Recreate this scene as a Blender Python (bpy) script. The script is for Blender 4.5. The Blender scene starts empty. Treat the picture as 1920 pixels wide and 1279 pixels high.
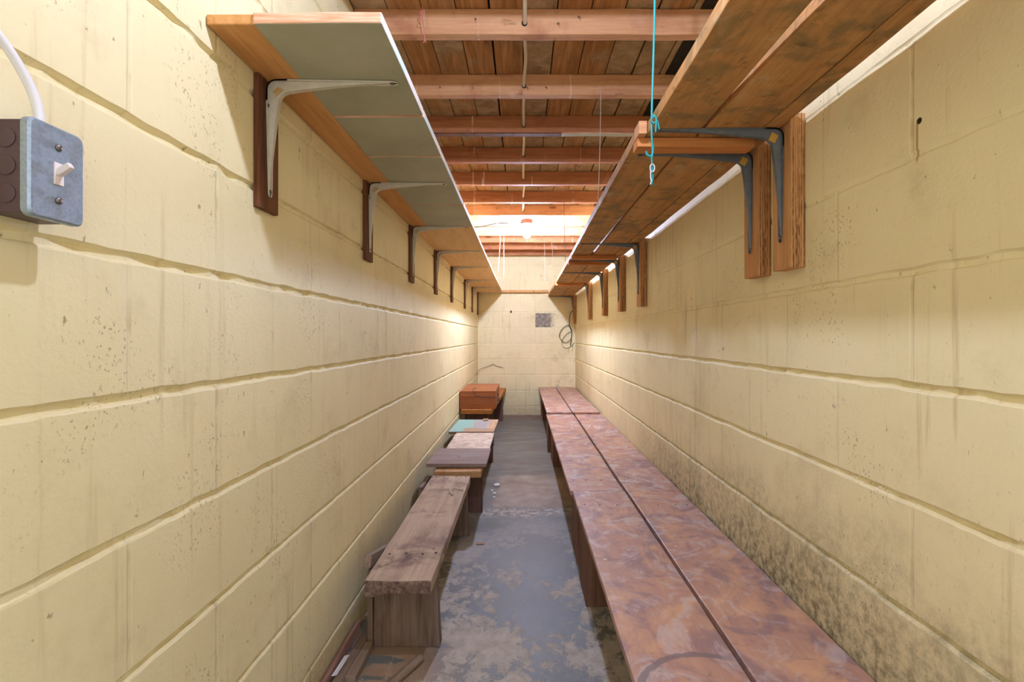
import bpy, bmesh, math, random
from mathutils import Vector, noise as mnoise
random.seed(7)
S = bpy.context.scene
C = S.collection
H = 1.02            # camera height
F = 904.0           # focal length in pixels of the 1920 wide frame
XL, XR, YB = -0.5756, 0.692, 6.28
YF = -0.12
ZD = 2.138          # underside of the deck boards
ZJ = 2.05           # underside of the joists

def lin(r, g, b, a=1.0):
    f = lambda c: (c/255/12.92) if c/255 <= 0.04045 else ((c/255+0.055)/1.055)**2.4
    return (f(r), f(g), f(b), a)

# ---------------------------------------------------------------- node helper
class NT:
    def __init__(s, name):
        s.m = bpy.data.materials.new(name); s.m.use_nodes = True
        s.t = s.m.node_tree; s.n = s.t.nodes
        s.b = s.n['Principled BSDF']
    def link(s, a, b): s.t.links.new(a, b)
    def setin(s, sock, v):
        if isinstance(v, bpy.types.NodeSocket): s.link(v, sock)
        else: sock.default_value = v
    def obj(s): return s.n.new('ShaderNodeTexCoord').outputs['Object']
    def pos(s): return s.n.new('ShaderNodeNewGeometry').outputs['Position']
    def nrm(s): return s.n.new('ShaderNodeNewGeometry').outputs['Normal']
    def island(s): return s.n.new('ShaderNodeNewGeometry').outputs['Random Per Island']
    def rnd(s): return s.n.new('ShaderNodeObjectInfo').outputs['Random']
    def vm(s, op, a, b=None):
        n = s.n.new('ShaderNodeVectorMath'); n.operation = op
        s.setin(n.inputs[0], a)
        if b is not None: s.setin(n.inputs[1], b)
        return n.outputs[0]
    def sep(s, v):
        n = s.n.new('ShaderNodeSeparateXYZ'); s.link(v, n.inputs[0]); return n.outputs
    def comb(s, x, y, z):
        n = s.n.new('ShaderNodeCombineXYZ')
        for i, v in enumerate((x, y, z)): s.setin(n.inputs[i], v)
        return n.outputs[0]
    def m1(s, op, a, b=0.0, c=None, clamp=False):
        n = s.n.new('ShaderNodeMath'); n.operation = op; n.use_clamp = clamp
        s.setin(n.inputs[0], a); s.setin(n.inputs[1], b)
        if c is not None: s.setin(n.inputs[2], c)
        return n.outputs[0]
    def noise(s, v, scale=5, detail=4, rough=0.55, dist=0.0):
        n = s.n.new('ShaderNodeTexNoise'); s.setin(n.inputs['Vector'], v)
        n.inputs['Scale'].default_value = scale; n.inputs['Detail'].default_value = detail
        n.inputs['Roughness'].default_value = rough; n.inputs['Distortion'].default_value = dist
        return n.outputs['Fac']
    def voro(s, v, scale=5, feature='F1'):
        n = s.n.new('ShaderNodeTexVoronoi'); n.feature = feature
        s.setin(n.inputs['Vector'], v); n.inputs['Scale'].default_value = scale
        return n.outputs['Distance']
    def step(s, v, lo, hi, a=0.0, b=1.0):
        n = s.n.new('ShaderNodeMapRange'); n.interpolation_type = 'SMOOTHSTEP'
        s.setin(n.inputs['Value'], v)
        n.inputs['From Min'].default_value = lo; n.inputs['From Max'].default_value = hi
        n.inputs['To Min'].default_value = a; n.inputs['To Max'].default_value = b
        return n.outputs['Result']
    def ramp(s, fac, stops):
        n = s.n.new('ShaderNodeValToRGB'); s.link(fac, n.inputs[0])
        e = n.color_ramp.elements
        while len(e) < len(stops): e.new(0.5)
        for k, (p, c) in enumerate(stops): e[k].position = p; e[k].color = c
        return n.outputs[0]
    def mix(s, fac, a, b, blend='MIX'):
        n = s.n.new('ShaderNodeMix'); n.data_type = 'RGBA'; n.blend_type = blend
        s.setin(n.inputs['Factor'], fac)
        s.setin(n.inputs['A'] if False else n.inputs[6], a); s.setin(n.inputs[7], b)
        return n.outputs[2]
    def bump(s, h, strength=0.3, dist=0.004, prev=None):
        n = s.n.new('ShaderNodeBump'); s.link(h, n.inputs['Height'])
        n.inputs['Strength'].default_value = strength; n.inputs['Distance'].default_value = dist
        if prev is not None: s.link(prev, n.inputs['Normal'])
        return n.outputs[0]
    def done(s, col, rough=0.7, normal=None, metal=0.0, spec=0.3):
        s.setin(s.b.inputs['Base Color'], col); s.setin(s.b.inputs['Roughness'], rough)
        s.b.inputs['Metallic'].default_value = metal
        s.b.inputs['Specular IOR Level'].default_value = spec
        if normal is not None: s.link(normal, s.b.inputs['Normal'])
        return s.m

def plain(name, rgb, rough=0.6, metal=0.0, spec=0.4, var=0.0):
    m = NT(name)
    if var:
        n = m.noise(m.obj(), 60, 4)
        a = tuple(c*(1-var) for c in rgb[:3])+(1,); b = tuple(min(1, c*(1+var)) for c in rgb[:3])+(1,)
        return m.done(m.ramp(n, [(0.3, a), (0.7, b)]), rough, m.bump(n, 0.1, 0.001), metal, spec)
    return m.done(rgb, rough, None, metal, spec)

def wood(name, light, dark, axis='Y', stains=(), grain=1.0, rough=0.72, knots=True, bump=0.35, spec=0.25, extra=None):
    """procedural timber: fibres run along one local axis"""
    m = NT(name)
    o = m.vm('ADD', m.obj(), m.vm('SCALE', (1, 1, 1), None))
    r = m.rnd()
    o = m.vm('ADD', m.obj(), m.comb(m.m1('MULTIPLY', r, 17.0), m.m1('MULTIPLY', r, 23.0), m.m1('MULTIPLY', r, 31.0)))
    st = {'X': (1.3, 26, 26), 'Y': (26, 1.3, 26), 'Z': (26, 26, 1.3)}[axis]
    v = m.vm('MULTIPLY', o, tuple(c*grain for c in st))
    fine = m.noise(v, 3.2, 6, 0.65, 0.8)
    st2 = {'X': (0.8, 7, 7), 'Y': (7, 0.8, 7), 'Z': (7, 7, 0.8)}[axis]
    broad = m.noise(m.vm('MULTIPLY', o, st2), 1.6, 4, 0.5, 1.2)
    f = m.m1('ADD', m.m1('MULTIPLY', fine, 0.55), m.m1('MULTIPLY', broad, 0.45))
    mid = tuple((a*0.6+b*0.4) for a, b in zip(light, dark))
    col = m.ramp(f, [(0.32, dark), (0.5, mid), (0.66, light)])
    for k, (sc, lo, hi, c, amt) in enumerate(stains):
        n = m.noise(m.vm('ADD', o, (3.1*k+1, 5.7*k, 2.2*k)), sc, 6, 0.62, 0.5)
        col = m.mix(m.step(n, lo, hi, 0, amt), col, c)
    if knots:
        sk = {'X': (2.2, 6, 6), 'Y': (6, 2.2, 6), 'Z': (6, 6, 2.2)}[axis]
        d = m.voro(m.vm('MULTIPLY', o, sk), 1.0)
        col = m.mix(m.step(d, 0.04, 0.10, 0.75, 0.0), col, tuple(c*0.35 for c in dark[:3])+(1,))
    if extra: col = extra(m, o, col)
    return m.done(col, rough, m.bump(f, bump, 0.003), 0.0, spec)

# ---------------------------------------------------------------- materials
Z0 = H + 0.116     # one mortar bed; courses are 0.2043 high
CH = 0.2043
def wall_mat(name, axis, y0, mould=False, patch=False):
    m = NT(name)
    p = m.pos(); x, y, z = m.sep(p)
    u = y if axis == 'Y' else x
    row = m.m1('DIVIDE', m.m1('SUBTRACT', z, Z0), CH)
    par = m.m1('MULTIPLY', m.m1('FLOORED_MODULO', m.m1('FLOOR', row), 2.0), 0.5)
    col_ = m.m1('ADD', m.m1('DIVIDE', m.m1('SUBTRACT', u, y0), 0.406), par)
    dv = m.m1('MULTIPLY', m.m1('ABSOLUTE', m.m1('SUBTRACT', m.m1('FRACT', m.m1('ADD', col_, 0.5)), 0.5)), 0.406)
    wob = m.m1('MULTIPLY', m.m1('SUBTRACT', m.noise(p, 22, 3), 0.5), 0.004)
    joint = m.step(m.m1('ADD', dv, wob), 0.002, 0.006, 1, 0)
    # block to block tint
    cell = m.n.new('ShaderNodeTexWhiteNoise'); cell.noise_dimensions = '2D'
    m.link(m.comb(m.m1('FLOOR', col_), m.m1('FLOOR', row), 0.0), cell.inputs['Vector'])
    base = m.ramp(m.noise(p, 2.3, 5, 0.6), [(0.3, lin(224, 209, 160)), (0.7, lin(234, 221, 175))])
    base = m.mix(m.m1('MULTIPLY', cell.outputs['Value'], 0.22), base, lin(212, 202, 162))
    # vertical runs and drips
    if axis == 'Y': sv = m.comb(0.0, m.m1('MULTIPLY', y, 34.0), m.m1('MULTIPLY', z, 1.5))
    else: sv = m.comb(m.m1('MULTIPLY', x, 34.0), 0.0, m.m1('MULTIPLY', z, 1.5))
    runs = m.noise(sv, 1.0, 5, 0.62, 0.25)
    area = m.step(m.noise(p, 1.7, 3), 0.36, 0.64)
    amt = m.m1('MULTIPLY', m.step(runs, 0.55, 0.72, 0, 0.8 if mould else 0.42), area)
    base = m.mix(amt, base, lin(168, 140, 98))
    # faint soiling
    base = m.mix(m.step(m.noise(p, 5.5, 6, 0.65), 0.52, 0.78, 0, 0.45), base, lin(186, 168, 126))
    # pits, chips and rust spots
    spots = m.step(m.noise(m.vm('MULTIPLY', p, (1, 1, 0.62)), 62, 3, 0.6), 0.685, 0.74)
    base = m.mix(m.m1('MULTIPLY', spots, 0.6), base, lin(118, 96, 62))
    pits = m.m1('MULTIPLY', m.step(m.noise(m.vm('MULTIPLY', p, (1, 1, .8)), 190, 2, 0.5), 0.62, 0.68), m.step(m.noise(m.vm('ADD', p, (7, 7, 7)), 5.0, 3), 0.52, 0.66))
    base = m.mix(m.m1('MULTIPLY', pits, 0.6), base, lin(140, 118, 76))
    rust = m.step(m.noise(m.vm('ADD', p, (4, 4, 4)), 19, 3, 0.5), 0.72, 0.79)
    base = m.mix(m.m1('MULTIPLY', rust, 0.5), base, lin(150, 104, 70))
    jd = m.step(m.noise(p, 14, 4), 0.5, 0.7, 0.05, 0.40)
    base = m.mix(m.m1('MULTIPLY', joint, jd), base, lin(160, 138, 92))
    if mould:
        lowz = m.step(m.m1('ADD', z, m.m1('MULTIPLY', m.m1('SUBTRACT', m.noise(p, 4, 5), 0.5), 0.5)), 0.30, 0.68, 1, 0)
        ry = m.step(m.m1('ABSOLUTE', m.m1('SUBTRACT', y, 1.55)), 0.5, 1.5, 1, 0.18)
        grain = m.step(m.noise(p, 45, 7, 0.75), 0.36, 0.66)
        base = m.mix(m.m1('MULTIPLY', m.m1('MULTIPLY', lowz, ry), m.m1('MULTIPLY_ADD', grain, 0.62, 0.28)), base, lin(72, 62, 46))
        fine = m.step(m.noise(m.vm('MULTIPLY', p, (1, 1, 0.5)), 95, 4, 0.7), 0.60, 0.75, 0, 0.5)
        base = m.mix(m.m1('MULTIPLY', fine, m.step(z, 0.4, 1.0, 1, 0.25)), base, lin(112, 92, 62))
    else:
        base = m.mix(m.m1('MULTIPLY', m.step(z, 0.02, 0.22, 0.6, 0), m.noise(p, 30, 5)), base, lin(130, 112, 74))
    if patch:
        ex = m.m1('MULTIPLY', m.m1('SUBTRACT', m.noise(p, 46, 5, 0.7), 0.5), 0.30)
        mx = m.m1('MULTIPLY', m.step(x, 0.165, 0.18), m.step(m.m1('ADD', x, ex), 0.34, 0.44, 1, 0))
        ez = m.m1('ADD', z, m.m1('MULTIPLY', ex, 0.10))
        mz = m.m1('MULTIPLY', m.step(ez, H+0.118, H+0.13), m.step(ez, H+0.30, H+0.315, 1, 0))
        base = m.mix(m.m1('MULTIPLY', m.m1('MULTIPLY', mx, mz), m.step(m.noise(p, 55, 5, .7), .34, .56, .55, 1.0)), base, lin(112, 102, 94))
        base = m.mix(m.m1('MULTIPLY', m.step(x, 0.2, 0.6), m.m1('MULTIPLY', m.step(m.noise(p, 9, 5), 0.5, 0.7, 0, .55), m.step(z, 0.5, 1.0, 1, 0))), base, lin(104, 92, 66))
        hx = m.m1('SUBTRACT', x, -0.145); hz = m.m1('SUBTRACT', z, H+0.325)
        hd = m.m1('SQRT', m.m1('ADD', m.m1('MULTIPLY', hx, hx), m.m1('MULTIPLY', m.m1('MULTIPLY', hz, hz), 0.4)))
        base = m.mix(m.step(hd, 0.009, 0.013, 1, 0), base, lin(38, 32, 26))
    elif mould:
        hx = m.m1('SUBTRACT', y, 0.841); hz = m.m1('SUBTRACT', z, H+0.3765)
        hd = m.m1('SQRT', m.m1('ADD', m.m1('MULTIPLY', hx, hx), m.m1('MULTIPLY', hz, hz)))
        base = m.mix(m.step(hd, 0.005, 0.0065, 1, 0), base, lin(38, 30, 22))
        run = m.m1('MULTIPLY', m.step(m.m1('ABSOLUTE', m.m1('SUBTRACT', y, 0.8455)), 0.0015, 0.004, 1, 0),
                   m.m1('MULTIPLY', m.step(z, H+0.30, H+0.315), m.step(z, H+0.372, H+0.377, 1, 0)))
        base = m.mix(m.m1('MULTIPLY', run, 0.7), base, lin(160, 112, 56))
    h = m.m1('ADD', m.m1('MULTIPLY', m.noise(p, 120, 4, 0.6), 0.5), m.m1('MULTIPLY', m.noise(p, 30, 3), 0.5))
    h = m.m1('SUBTRACT', h, m.m1('MULTIPLY', m.m1('ADD', spots, pits), 0.5))
    nb = m.bump(h, 0.28, 0.004)
    nb = m.bump(m.m1('SUBTRACT', 1.0, joint), 0.35, 0.004, nb)
    return m.done(base, 0.62, nb, 0, 0.25)

M = {}
M['wall_left'] = wall_mat('painted_block_left', 'Y', 0.707+0.203)
M['wall_right'] = wall_mat('painted_block_right', 'Y', 0.857+0.203, mould=True)
M['wall_back'] = wall_mat('painted_block_back', 'X', -0.035, patch=True)

def floor_mat():
    m = NT('worn_painted_concrete'); p = m.pos(); x, y, z = m.sep(p)
    paint = m.ramp(m.noise(p, 3.0, 4), [(0.3, lin(108, 108, 102)), (0.7, lin(128, 131, 130))])
    worn = m.ramp(m.noise(p, 26, 6, 0.7), [(0.3, lin(158, 148, 132)), (0.7, lin(206, 198, 184))])
    big = m.noise(m.vm('ADD', p, (0.4, 0.15, 0)), 3.2, 3, 0.5)
    fine = m.noise(m.vm('MULTIPLY', p, (1.0, 0.8, 1)), 20, 9, 0.80, 0.5)
    f = m.m1('ADD', m.m1('MULTIPLY', big, 0.50), m.m1('MULTIPLY', fine, 0.50))
    nearm = m.step(y, 1.9, 2.7, 1, 0)
    sel = m.m1('MULTIPLY', m.step(f, 0.490, 0.525), m.m1('MULTIPLY_ADD', nearm, 0.80, 0.16))
    col = m.mix(sel, paint, worn)
    # bare tan area in front of the near bench leg
    bare = m.m1('MULTIPLY', m.step(m.m1('ADD', x, m.m1('MULTIPLY', m.m1('SUBTRACT', fine, .5), .5)), -0.36, -0.18, 1, 0), m.step(m.m1('ADD', y, m.m1('MULTIPLY', m.m1('SUBTRACT', fine, .5), .4)), 1.5, 1.75, 1, 0))
    bm_ = m.m1('MULTIPLY', bare, m.step(m.noise(m.vm('MULTIPLY', p, (1.3, 5, 1)), 4, 5), 0.62, 0.56))
    col = m.mix(m.m1('MULTIPLY', bm_, 0.9), col, m.ramp(fine, [(0.3, lin(158, 130, 104)), (0.7, lin(186, 160, 134))]))
    # further away the paint is brown grey
    far = m.step(y, 2.6, 3.4)
    fcol = m.ramp(m.noise(m.vm('MULTIPLY', p, (1.2, 3.5, 1)), 2.6, 6, 0.6), [(0.35, lin(112, 94, 78)), (0.52, lin(112, 110, 100)), (0.72, lin(142, 132, 118))])
    col = m.mix(m.m1('MULTIPLY', far, 0.85), col, fcol)
    # pale concrete repair with a chalky rim
    e = m.m1('MULTIPLY', m.m1('SUBTRACT', m.noise(p, 9, 5), 0.5), 0.16)
    ye = m.m1('ADD', y, e); xe = m.m1('ADD', x, e)
    patch = m.m1('MULTIPLY', m.m1('MULTIPLY', m.step(ye, 2.86, 2.92), m.step(ye, 3.52, 3.58, 1, 0)), m.step(xe, -0.20, -0.15))
    col = m.mix(m.m1('MULTIPLY', patch, 0.85), col, m.ramp(m.noise(p, 7, 6, .6), [(0.35, lin(140, 120, 104)), (0.65, lin(168, 156, 140))]))
    rim = m.m1('MULTIPLY', m.step(m.m1('ABSOLUTE', m.m1('SUBTRACT', ye, 2.80)), 0.02, 0.10, 1, 0), m.step(m.noise(p, 30, 6, .7), 0.42, 0.6))
    col = m.mix(m.m1('MULTIPLY', rim, 0.8), col, lin(192, 180, 168))
    red = m.m1('MULTIPLY', m.step(m.m1('ADD', y, m.m1('MULTIPLY', e, 2.0)), 5.85, 6.0), 0.75)
    col = m.mix(red, col, m.ramp(m.noise(p, 8, 5), [(0.35, lin(112, 74, 66)), (0.65, lin(140, 122, 112))]))
    chips = m.step(m.noise(p, 70, 3, 0.6), 0.70, 0.74, 0, 0.7)
    col = m.mix(chips, col, lin(196, 186, 172))
    specks = m.step(m.noise(m.vm('ADD', p, (9, 9, 9)), 90, 2, 0.5), 0.72, 0.76, 0, 0.6)
    col = m.mix(specks, col, lin(70, 58, 50))
    rg = m.m1('MULTIPLY_ADD', sel, 0.25, 0.48)
    return m.done(col, rg, m.bump(m.m1('ADD', fine, m.m1('MULTIPLY', sel, -0.3)), 0.25, 0.003), 0, 0.3)
M['floor'] = floor_mat()

def deck_mat():
    m = NT('deck_boards'); o = m.pos(); r = m.island()
    off = m.vm('ADD', o, m.comb(m.m1('MULTIPLY', r, 40.0), m.m1('MULTIPLY', r, 90.0), 0.0))
    grain = m.noise(m.vm('MULTIPLY', off, (40, 3, 40)), 1.2, 6, 0.6, 0.8)
    base = m.ramp(grain, [(0.3, lin(136, 94, 54)), (0.5, lin(164, 116, 70)), (0.7, lin(188, 140, 92))])
    mould = m.ramp(m.noise(off, 14, 7, 0.7, 0.6), [(0.3, lin(124, 98, 68)), (0.7, lin(190, 164, 128))])
    g = m.m1('ADD', m.m1('MULTIPLY', m.m1('SUBTRACT', r, 0.5), 0.5), m.noise(off, 5.0, 5, 0.6))
    col = m.mix(m.step(g, 0.36, 0.60, 0.0, 0.9), base, mould)
    dk = m.step(m.noise(off, 9, 6, 0.7), 0.58, 0.75, 0, 0.6)
    col = m.mix(dk, col, lin(66, 40, 22))
    return m.done(col, 0.8, m.bump(grain, 0.3, 0.003), 0, 0.2)
M['deck'] = deck_mat()
M['dark_sheet'] = plain('dark_brown_sheet', lin(34, 27, 22), 0.8, var=0.4)

stj = [(5.0, 0.50, 0.72, lin(150, 84, 62), 0.55), (13, 0.62, 0.74, lin(96, 56, 36), 0.55), (7, 0.58, 0.75, lin(214, 178, 150), 0.45)]
def drips(m, o, col):
    x, y, z = m.sep(o)
    st = m.step(m.noise(m.comb(m.m1('MULTIPLY', x, 42.0), 0.0, m.m1('MULTIPLY', z, 1.5)), 1.0, 1, .4), .69, .72)
    st = m.m1('MULTIPLY', st, m.step(m.noise(m.vm('MULTIPLY', o, (60, 60, 12)), 1.0, 3), .40, .60, 0, .6))
    return m.mix(st, col, lin(236, 214, 190))
M['joist'] = wood('joist_timber', lin(214, 164, 118), lin(176, 120, 78), 'X', stj, extra=drips)
M['joist_dark'] = wood('joist_timber_dark', lin(190, 128, 84), lin(142, 88, 54), 'X', stj, extra=drips)
M['plank'] = wood('golden_plank', lin(216, 162, 100), lin(178, 122, 66), 'Y')
M['ply_shelf'] = wood('pine_shelf', lin(214, 166, 108), lin(186, 132, 78), 'Y', [(3, .5, .8, lin(190, 128, 70), .5)])
M['fir_dark'] = wood('dark_strip', lin(128, 80, 48), lin(70, 40, 24), 'Z', knots=False)
M['fir_edge'] = wood('plywood_edge', lin(80, 48, 30), lin(34, 20, 13), 'Z', knots=False, grain=2)
def lam(m, o, col):
    x, y, z = m.sep(m.obj()); ny = m.m1('ABSOLUTE', m.sep(m.nrm())[1])
    st = m.noise(m.comb(m.m1('MULTIPLY', x, 260.0), 0.0, m.m1('MULTIPLY', z, 2.0)), 1.0, 2, .5)
    st = m.m1('MULTIPLY', m.step(st, .46, .56), m.step(m.noise(m.vm('MULTIPLY', m.obj(), (300, 1, 40)), 1.0, 3), .3, .6))
    return m.mix(m.m1('MULTIPLY', m.m1('MULTIPLY', st, .85), m.step(ny, .5, .7)), col, lin(92, 54, 24))
M['post'] = wood('fir_post', lin(208, 158, 106), lin(168, 114, 66), 'Z', knots=False, grain=1.2, extra=lam)
M['rshelf'] = wood('mottled_shelf_board', lin(196, 146, 88), lin(152, 106, 58), 'Y',
                   [(9, .46, .64, lin(124, 104, 70), .8), (22, .56, .70, lin(96, 74, 46), .6), (13, .56, .72, lin(190, 164, 122), .55)])
M['batten'] = wood('orange_batten', lin(206, 136, 74), lin(160, 94, 46), 'X')
def endgrain(m, o, col):
    ny = m.m1('ABSOLUTE', m.sep(m.nrm())[1])
    e = m.ramp(m.noise(o, 70, 4, .7), [(.35, lin(84, 64, 56)), (.65, lin(142, 116, 102))])
    return m.mix(m.step(ny, .55, .75), col, e)
M['weather'] = wood('weathered_board', lin(200, 178, 152), lin(154, 130, 110), 'Y',
                    [(5, .48, .66, lin(120, 94, 86), .75), (11, .58, .70, lin(92, 72, 64), .75), (3.3, .52, .68, lin(196, 174, 150), .65)], bump=0.6, grain=.8, extra=endgrain)
M['weather_leg'] = wood('weathered_leg', lin(146, 124, 108), lin(84, 64, 54), 'Z',
                    [(4, .52, .70, lin(126, 74, 54), .5), (7, .60, .74, lin(172, 164, 154), .6)], bump=0.5, knots=False)
M['dark_leg'] = wood('dark_bench_leg', lin(124, 92, 80), lin(82, 58, 48), 'Z', [(6, .55, .7, lin(66, 48, 42), .6)], knots=False)
M['tan_board'] = wood('tan_board', lin(206, 164, 116), lin(168, 122, 78), 'Y', [(5, .5, .75, lin(150, 110, 74), .5)])
M['grey_panel'] = wood('grey_panel_wood', lin(156, 138, 128), lin(122, 104, 98), 'X',
                       [(5, .50, .70, lin(150, 140, 138), .7), (11, .60, .72, lin(98, 78, 70), .6)], knots=False, bump=.2)
M['orange_bench'] = wood('orange_bench_board', lin(190, 128, 66), lin(150, 92, 42), 'Y')
M['chest'] = wood('red_brown_chest', lin(172, 108, 66), lin(136, 72, 36), 'X', [(4, .5, .75, lin(112, 52, 24), .5)], rough=.5, knots=False, bump=.12)
M['stick'] = wood('weathered_stick', lin(170, 148, 128), lin(106, 86, 74), 'Y', knots=False)
M['stick_red'] = wood('reddish_stick', lin(182, 140, 122), lin(136, 98, 84), 'Y', knots=False)

def bench_mat(ring):
    def ex(m, o, col):
        p = m.pos(); x, y, z = m.sep(p)
        w = m.noise(m.vm('MULTIPLY', p, (1.0, 0.9, 1)), 7, 7, 0.65, 1.6)
        col = m.mix(m.step(w, 0.47, 0.62, 0, 0.85), col, lin(144, 114, 114))
        w2 = m.noise(m.vm('ADD', p, (2, 7, 1)), 4.2, 6, 0.62, 1.2)
        col = m.mix(m.step(w2, 0.50, 0.66, 0, 0.75), col, lin(208, 162, 122))
        dust = m.noise(m.vm('ADD', p, (5, 1, 3)), 8.5, 8, 0.72, 1.3)
        da = m.step(y, 0.8, 3.2, 0.55, 0.95)
        col = m.mix(m.m1('MULTIPLY', m.step(dust, 0.49, 0.64), da), col, lin(196, 184, 182))
        dk = m.noise(m.vm('MULTIPLY', p, (1, 2.2, 1)), 14, 7, 0.7, .8)
        col = m.mix(m.step(dk, 0.60, 0.74, 0, 0.6), col, lin(100, 72, 66))
        fl = m.step(m.noise(p, 34, 2, 0.5), 0.755, 0.775)
        col = m.mix(m.m1('MULTIPLY', fl, 0.9), col, lin(226, 216, 206))
        if ring:
            dx = m.m1('SUBTRACT', x, 0.365); dy = m.m1('SUBTRACT', y, 0.865)
            d = m.m1('SQRT', m.m1('ADD', m.m1('MULTIPLY', dx, dx), m.m1('MULTIPLY', dy, dy)))
            d = m.m1('ADD', d, m.m1('MULTIPLY', m.m1('SUBTRACT', m.noise(p, 40, 3), .5), .012))
            rr = m.m1('MULTIPLY', m.step(m.m1('ABSOLUTE', m.m1('SUBTRACT', d, 0.152)), 0.005, 0.010, 0.75, 0), m.step(m.m1('SUBTRACT', x, m.m1('MULTIPLY', m.m1('SUBTRACT', y, .86), .3)), .36, .41, 1, 0))
            col = m.mix(rr, col, lin(112, 100, 104))
        return col
    return wood('varnished_bench_%d' % ring, lin(190, 148, 124), lin(168, 126, 110), 'Y', rough=.46, knots=False, bump=.08, spec=.4, extra=ex, grain=.55)
M['bench'] = bench_mat(0)
M['bench_ring'] = bench_mat(1)
M['bench_leg'] = wood('bench_leg_wood', lin(150, 110, 90), lin(100, 70, 56), 'Z', [(5, .5, .7, lin(120, 84, 78), .5)], knots=False)

def painted_board():
    m = NT('grey_green_painted_board'); o = m.obj(); n = m.nrm(); nz = m.sep(n)[2]; nx = m.sep(n)[0]
    g = m.ramp(m.noise(o, 5, 6, .6), [(0.3, lin(150, 148, 122)), (0.7, lin(172, 171, 146))])
    g = m.mix(m.step(m.noise(m.vm('MULTIPLY', o, (6, 14, 1)), 3, 6, .7, .5), .60, .75, 0, .35), g, lin(200, 198, 182))
    raw = m.ramp(m.noise(m.vm('MULTIPLY', o, (4, 60, 60)), 3, 5), [(0.35, lin(196, 138, 100)), (0.65, lin(226, 188, 154))])
    top = m.ramp(m.noise(o, 9, 5), [(0.4, lin(120, 190, 190)), (0.6, lin(226, 230, 226))])
    white = m.mix(m.step(m.noise(o, 11, 4), .55, .62), lin(232, 230, 228), lin(206, 224, 224))
    c = m.mix(m.step(nz, -0.6, -0.4, 1, 0), raw, g)
    c = m.mix(m.step(nz, 0.4, 0.6), c, top)
    c = m.mix(m.step(nx, 0.5, 0.7), c, white)
    return m.done(c, .55, m.bump(m.noise(o, 60, 4), .15, .002), 0, .35)
M['painted'] = painted_board()

def edge_white(name, base, d):
    """board whose narrow aisle edge is coloured off white (local axis x, direction d)"""
    def ex(m, o, col):
        nx = m.m1('MULTIPLY', m.sep(m.nrm())[0], d)
        return m.mix(m.step(nx, .5, .7, 0, .8), col, lin(228, 218, 212))
    return wood(name, *base, 'Y', extra=ex)
M['ply_edge'] = edge_white('pine_shelf_white_edge', (lin(232, 194, 140), lin(212, 166, 108)), 1)

def teal_panel():
    m = NT('teal_grey_painted_panel'); o = m.obj(); x, y, z = m.sep(o)
    e = m.m1('MULTIPLY', m.m1('SUBTRACT', m.noise(o, 9, 5), .5), .14)
    xe = m.m1('ADD', x, e)
    wd = m.ramp(m.noise(m.vm('MULTIPLY', o, (40, 3, 40)), 2, 5), [(.3, lin(164, 130, 100)), (.7, lin(206, 176, 142))])
    c = m.mix(m.step(xe, -0.03, 0.0, 1, 0), wd, lin(140, 178, 166))
    g = m.m1('MULTIPLY', m.step(xe, -0.01, 0.01), m.step(xe, 0.10, 0.115, 1, 0))
    c = m.mix(m.m1('MULTIPLY', g, .9), c, lin(158, 158, 160))
    c = m.mix(m.m1('MULTIPLY', m.step(m.m1('ADD', y, e), -0.14, -.12, 1, 0), m.step(xe, -.1, -.07)), c, lin(170, 140, 110))
    c = m.mix(m.step(m.sep(m.nrm())[2], .4, .6, 1, 0), c, lin(140, 112, 90))
    c = m.mix(m.step(m.noise(o, 40, 5), .66, .72, 0, .7), c, lin(96, 74, 60))
    return m.done(c, .65, m.bump(m.noise(o, 60, 4), .2, .002))
M['teal'] = teal_panel()

def paper_mat():
    m = NT('torn_paper_layer'); o = m.obj(); x, y, z = m.sep(o)
    c = m.ramp(m.noise(o, 12, 5), [(.3, lin(196, 176, 156)), (.7, lin(224, 210, 192))])
    ink = m.m1('MULTIPLY', m.step(m.noise(m.vm('MULTIPLY', o, (8, 30, 1)), 2.2, 4), .56, .62), .8)
    c = m.mix(ink, c, lin(122, 108, 98))
    tear = m.step(m.noise(m.vm('MULTIPLY', o, (5, 22, 1)), 2.0, 6, .6, .8), .62, .66)
    c = m.mix(tear, c, lin(96, 76, 62))
    return m.done(c, .8, m.bump(m.noise(o, 25, 5), .5, .004))
M['paper'] = paper_mat()

M['white_steel'] = plain('white_enamel_steel', lin(240, 234, 216), .42, 0, .5, var=.06)
M['grey_steel'] = plain('grey_enamel_steel', lin(142, 148, 152), .40, .15, .5, var=.12)
M['screw'] = plain('screw_steel', lin(120, 112, 104), .4, .8)
M['gold'] = plain('gold_sticker', lin(196, 152, 60), .5)
M['galv'] = (lambda m: m.done(m.ramp(m.voro(m.obj(), 260), [(0.2, lin(146, 160, 175)), (0.8, lin(160, 174, 188))]), m.step(m.noise(m.obj(), 90, 4), .3, .7, .36, .55), m.bump(m.noise(m.obj(), 300, 3), .08, .001), .65, .5))(NT('galvanised_steel'))
M['box_side'] = plain('brown_steel_box', lin(92, 74, 78), .45, .5, .5, var=.1)
M['ivory'] = plain('ivory_plastic', lin(226, 214, 208), .4)
M['cable_white'] = plain('white_cable_sheath', lin(226, 224, 224), .4)
M['cable_cream'] = plain('cream_cable_sheath', lin(206, 190, 160), .5)
M['cable_black'] = plain('black_cable_sheath', lin(30, 27, 26), .5)
M['cable_grey'] = plain('grey_cable_sheath', lin(150, 136, 108), .6)
M['teal_cord'] = plain('teal_plastic_cord', lin(36, 150, 148), .45)
M['string'] = plain('pale_string', lin(206, 192, 176), .8)
M['string_dark'] = plain('brown_string', lin(110, 84, 64), .8)
M['pink'] = plain('pink_twine', lin(206, 120, 112), .8)
M['porcelain'] = plain('porcelain', lin(214, 204, 200), .35)
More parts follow.
